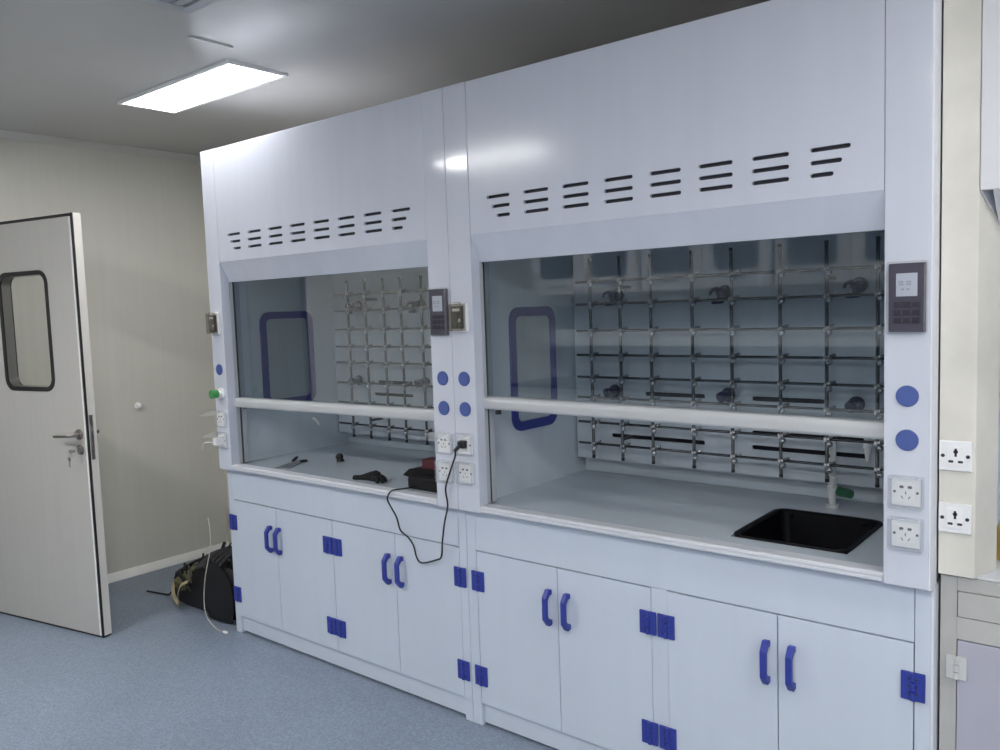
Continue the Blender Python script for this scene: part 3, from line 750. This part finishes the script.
t = thing('tool_case', (1.31, .14, ZT), 'black tool pouch with a dark red box, beside the left hood right post', 'tool pouch')
k = MB(); k.prism([(1.205, .095, ZT), (1.43, .095, ZT), (1.43, .20, ZT), (1.215, .20, ZT)], (0, 0, .052), .014, seg=3); obj('pouch_body', k, 'cloth', t)
k = MB(); k.loft([[(1.130, .145, ZT + .040), (1.135, .165, ZT + .044), (1.14, .155, ZT + .034)], [(1.19, .125, ZT + .074), (1.20, .185, ZT + .076), (1.20, .15, ZT + .030)], [(1.26, .12, ZT + .086), (1.26, .185, ZT + .086), (1.26, .15, ZT + .03)], [(1.38, .12, ZT + .084), (1.38, .185, ZT + .084), (1.38, .15, ZT + .035)]]); obj('open_flap', k, 'cloth', t, angle=20)
k = MB(); k.prism([(1.262, .125, ZT + .078), (1.42, .125, ZT + .078), (1.42, .185, ZT + .078), (1.262, .185, ZT + .078)], (0, 0, .044), .008); o = obj('red_box', k, 'red', t); o['label'] = 'dark red box'
t = thing('black_knob', (.47, .37, ZT), 'small round black knob standing on the left worktop', 'knob')
k = MB(); k.cyl((.475, .36, ZT), (.475, .36, ZT + .012), .020, .016, seg=18, bev=.002); k.ball((.472, .358, ZT + .022), .019, (1.05, 1, .95), 16); obj('grip', k, 'rubber', t)
obj('set_screw', MB().cyl((.482, .352, ZT + .018), (.508, .342, ZT + .011), .0065, seg=12, bev=.001), 'rubber', t)
t = thing('scraper_blade', (.33, .2, ZT), 'flat grey scraper blade with black tip on the left worktop', 'scraper')
k = MB(); k.prism([(.335, .085, ZT), (.41, .115, ZT), (.335, .235, ZT), (.30, .245, ZT), (.275, .225, ZT)], (0, 0, .003), 0); obj('blade', k, 'greymetal', t)
k = MB(); k.tube([(.275, .228, ZT + .006), (.262, .255, ZT + .012), (.255, .27, ZT + .016)], [.006, .007, .005], 10, smooth=3); k.tube([(.325, .235, ZT + .006), (.33, .255, ZT + .007), (.34, .268, ZT + .006)], [.006, .007, .005], 10, smooth=3); obj('grip', k, 'rubber', t)
t = thing('white_peg', (.058, .54, 1.0), 'short white plastic peg on the inner left wall of the left hood', 'peg')
k = MB(); k.cyl((.0555, .535, 1.016), (.070, .54, 1.008), .008, seg=14, bev=.001); k.tube([(.066, .538, 1.010), (.076, .55, .992), (.080, .556, .976)], [.007, .0065, .0055], 10, smooth=3); obj('peg', k, 'white', t)

# ------------------------------------------------------------------ tool bag on the floor
t = thing('tool_bag', (-.35, .2, 0), 'open black tool bag full of cables on the floor beside the left cabinet', 'tool bag')
B0 = Vector((-.705, .01, 0)); BL, BD = .665, .34
def zf(u): return .58 + .85 * min(1, max(0, u / .42)) ** .8
def bp(u, v, z): return tuple(B0 + Vector((u, v + .04 + .03 * (1 - math.sin(PI * min(1, max(0, u / BL)))), z * zf(u))))
def bagring(z, gu, gv, sag=0):
    return [bp(a, c, z + sag * math.sin(a * 17 + c * 9) * .5) for a, c in rrect(-gu, -gv, BL + gu, BD + gv, .10, 7)]
k = MB(); k.loft([bagring(.004, -.03, -.03), bagring(.03, -.005, -.005), bagring(.10, .012, .012, .01), bagring(.165, .0, .0, .02), bagring(.205, -.02, -.02, .03), bagring(.198, -.032, -.032, .03), bagring(.13, -.03, -.03), bagring(.10, -.04, -.04)])
bag = obj('bag_body', k, 'bag', t, angle=60)
random.seed(3)
k = MB()
for i in range(34):
    u, v = random.uniform(.06, .54), random.uniform(.03, .28); du, dv = random.uniform(-.14, .14), random.uniform(-.10, .10)
    k.tube([bp(u, v, .13), bp(u + du * .3, v + dv * .3, random.uniform(.19, .235)), bp(u + du * .7, v + dv, random.uniform(.19, .23)), bp(u + du, v + dv * .6, .13)], random.uniform(.0035, .007), 7, smooth=4)
obj('cable_tangle', k, 'rubber', t)
k = MB()
for u in (.34, .375, .41, .445, .48, .515): k.tube([bp(u, .0, .19), bp(u + .01, .08, .232), bp(u + .03, .20, .232), bp(u + .03, .28, .19)], .011, 8, smooth=4)
obj('hose_coil', k, 'bagin', t)
k = MB()
for (u, v, z, r, sc) in ((.17, .0, .14, .05, (1.2, .5, .8)), (.22, .03, .16, .05, (1.0, .6, .9)), (.12, .03, .13, .045, (1, .8, .7)), (.24, .06, .19, .045, (1.2, .9, .5))):
    k.ball(bp(u, v, z), r, sc, 14)
for v in k.bm.verts: v.co += Vector((random.uniform(-1, 1), random.uniform(-1, 1), random.uniform(-1, 1))) * .008
o = obj('olive_cloth', k, 'olive', t, angle=80); o['label'] = 'crumpled olive cloth'
k = MB()
for pts_, r_ in (([(.05, .02, .19), (.10, .0, .215), (.17, -.01, .20), (.24, -.015, .15), (.28, -.01, .10)], .006), ([(.10, .06, .2), (.14, .01, .21), (.16, -.014, .15), (.20, -.025, .09)], .007), ([(.13, .1, .21), (.2, .03, .225), (.27, .0, .20), (.30, -.01, .14)], .005)):
    k.tube([bp(*q) for q in pts_], r_, 8, smooth=5, flat=.6)
obj('lashing_strap', k, 'rubber', t)
k = MB()
k.tube([bp(.095, -.006, .17), bp(.085, -.018, .12), bp(.105, -.022, .06), bp(.13, -.014, .02)], .010, 8, smooth=5, flat=.3)
k.tube([bp(.275, -.02, .145), bp(.225, -.032, .135), bp(.19, -.036, .09), bp(.18, -.03, .04), bp(.15, -.022, .012)], .010, 8, smooth=5, flat=.3)
o = obj('tan_strap', k, 'tan', t); o['label'] = 'tan webbing strap'
k = MB()
rg = lambda w0, w1, d, z: [bp(w0, -.012, z), bp(w0 + .02, -d, z), bp((w0 + w1) / 2, -d - .012, z), bp(w1 - .02, -d, z), bp(w1, -.012, z)]
k.loft([rg(.45, .63, .004, .008), rg(.43, .64, .012, .05), rg(.425, .645, .016, .10), rg(.43, .63, .013, .155), rg(.44, .60, .010, .19), rg(.455, .52, .008, .222)])
obj('side_pocket', k, 'bag', t, angle=60)
k = MB(); k.tube([bp(-.012, .04, .14), bp(.02, .03, .205), bp(.12, .04, .228), bp(.26, .07, .232), bp(.40, .12, .238), bp(.53, .18, .232)], .007, 8, smooth=5); k.tube([bp(.36, .12, .20), bp(.41, .13, .262)], .009, 8); k.tube([bp(.30, .06, .20), bp(.315, .06, .25)], .005, 8)
k.tube([bp(.42, .12, .21), bp(.46, .13, .258), bp(.50, .15, .255), bp(.53, .17, .21)], .004, 8, smooth=5)
obj('carry_handle', k, 'rubber', t)
t = thing('pale_wire', (-.1, -.03, .0), 'thin pale wire arching from the tool bag to the floor', 'wire')
obj('strand', MB().tube([(-.067, -.04, .584), (-.055, -.04, .527), (-.062, -.04, .44), (-.092, -.04, .363), (-.130, -.04, .268), (-.150, -.04, .176), (-.150, -.04, .10), (-.135, -.03, .045), (-.082, -.018, .008), (-.03, -.013, .005)], .0024, 8, smooth=5), 'wirew', t)
obj('crimped_end', MB().cyl((-.035, -.015, .006), (-.006, -.012, .006), .0062, seg=10, bev=.001), 'white', t)
tag(obj('loose_cable', MB().tube([(-.745, .12, .050), (-.775, .12, .022), (-.80, .115, .006), (-.90, .09, .006), (-.96, .075, .006)], .0045, 8, smooth=5), 'cord'), 'thin black cable trailing on the floor to the left of the tool bag', 'cable')

# ------------------------------------------------------------------ units facing the hoods (mirrored in the sash glass)
for i in range(5):
    xa = -.95 + i * 1.12; xb = xa + 1.10; ya, yb = YF, YF + .36
    t = thing('wall_cabinet', ((xa + xb) / 2, YF + .18, 1.655), 'white wall cabinet with tinted windows facing the hoods, %s' % ('nearest the left wall', 'second from the left wall', 'third from the left wall', 'fourth from the left wall', 'nearest the right wall')[i], 'wall cabinet', 'wall cabinets facing the hoods')
    obj('carcass', MB().box((xa, ya, 1.655), (xb, yb, 2.45), .002), 'wallw', t)
    for j in range(2):
        da = xa + .01 + j * .545; db = da + .535
        d = obj('door', MB().box((da, yb, 1.665), (db, yb + .018, 2.44), .002), 'wallw', t)
        obj('window', MB().prism(xz(rrect(da + .09, 1.80, db - .09, 2.34, .05, 5), yb + .018), (0, .003, 0)), 'cabglass', d)
        c = (da + db) / 2
        obj('handle', MB().tube([(c - .07, yb + .018, 1.745), (c - .06, yb + .045, 1.745), (c + .06, yb + .045, 1.745), (c + .07, yb + .018, 1.745)], .009, 8, smooth=3), 'track', d)
t = thing('lab_bench', (2, YF + .4, 0), 'long white laboratory bench with black top facing the hoods', 'bench')
obj('carcass', MB().box((-.95, YF, 0), (4.7, YF + .68, .86), .002), 'wallw', t)
obj('benchtop', MB().box((-.97, YF, .86), (4.72, YF + .72, .89), .004), 'benchtop', t)
obj('splashback', MB().box((-.95, YF, .89), (4.7, YF + .02, 1.20), .002), 'cabglass', t)
obj('shelf', MB().box((-.95, YF, 1.20), (4.7, YF + .25, 1.34), .003), 'wallw', t)
obj('pegboard', MB().box((-.95, YF, 1.34), (4.7, YF + .02, 1.56), .002), 'cabglass', t)

# ------------------------------------------------------------------ camera and render set-up
cam = bpy.data.cameras.new('camera'); co = bpy.data.objects.new('camera', cam); COL.objects.link(co); SC.camera = co
cx, cy, cz, ya, pi_, ro, fpx = 3.59075623, -2.20217660, 1.56945652, .685692602, -.0821602976, -.0343591073, 823.466163
f = Vector((-math.sin(ya) * math.cos(pi_), math.cos(ya) * math.cos(pi_), math.sin(pi_)))
r = Vector((math.cos(ya), math.sin(ya), 0)); u = r.cross(f)
r2 = math.cos(ro) * r + math.sin(ro) * u; u2 = -math.sin(ro) * r + math.cos(ro) * u
co.matrix_world = Matrix(((r2.x, u2.x, -f.x, cx), (r2.y, u2.y, -f.y, cy), (r2.z, u2.z, -f.z, cz), (0, 0, 0, 1)))
cam.sensor_width = 36; cam.lens = fpx / 1000 * 36; cam.clip_start = .02
wd = bpy.data.worlds.new('world'); SC.world = wd; wd.use_nodes = True
wd.node_tree.nodes['Background'].inputs['Color'].default_value = (.5, .55, .6, 1); wd.node_tree.nodes['Background'].inputs['Strength'].default_value = .1
SC.view_settings.view_transform = 'Standard'; SC.view_settings.look = 'None'; SC.view_settings.gamma = 1; SC.view_settings.use_curve_mapping = False
SC.view_settings.exposure = 0.3
SC.cycles.max_bounces = 12; SC.cycles.transparent_max_bounces = 24; SC.cycles.diffuse_bounces = 6; SC.cycles.glossy_bounces = 5
SC.cycles.sample_clamp_indirect = 6; SC.cycles.use_denoising = True
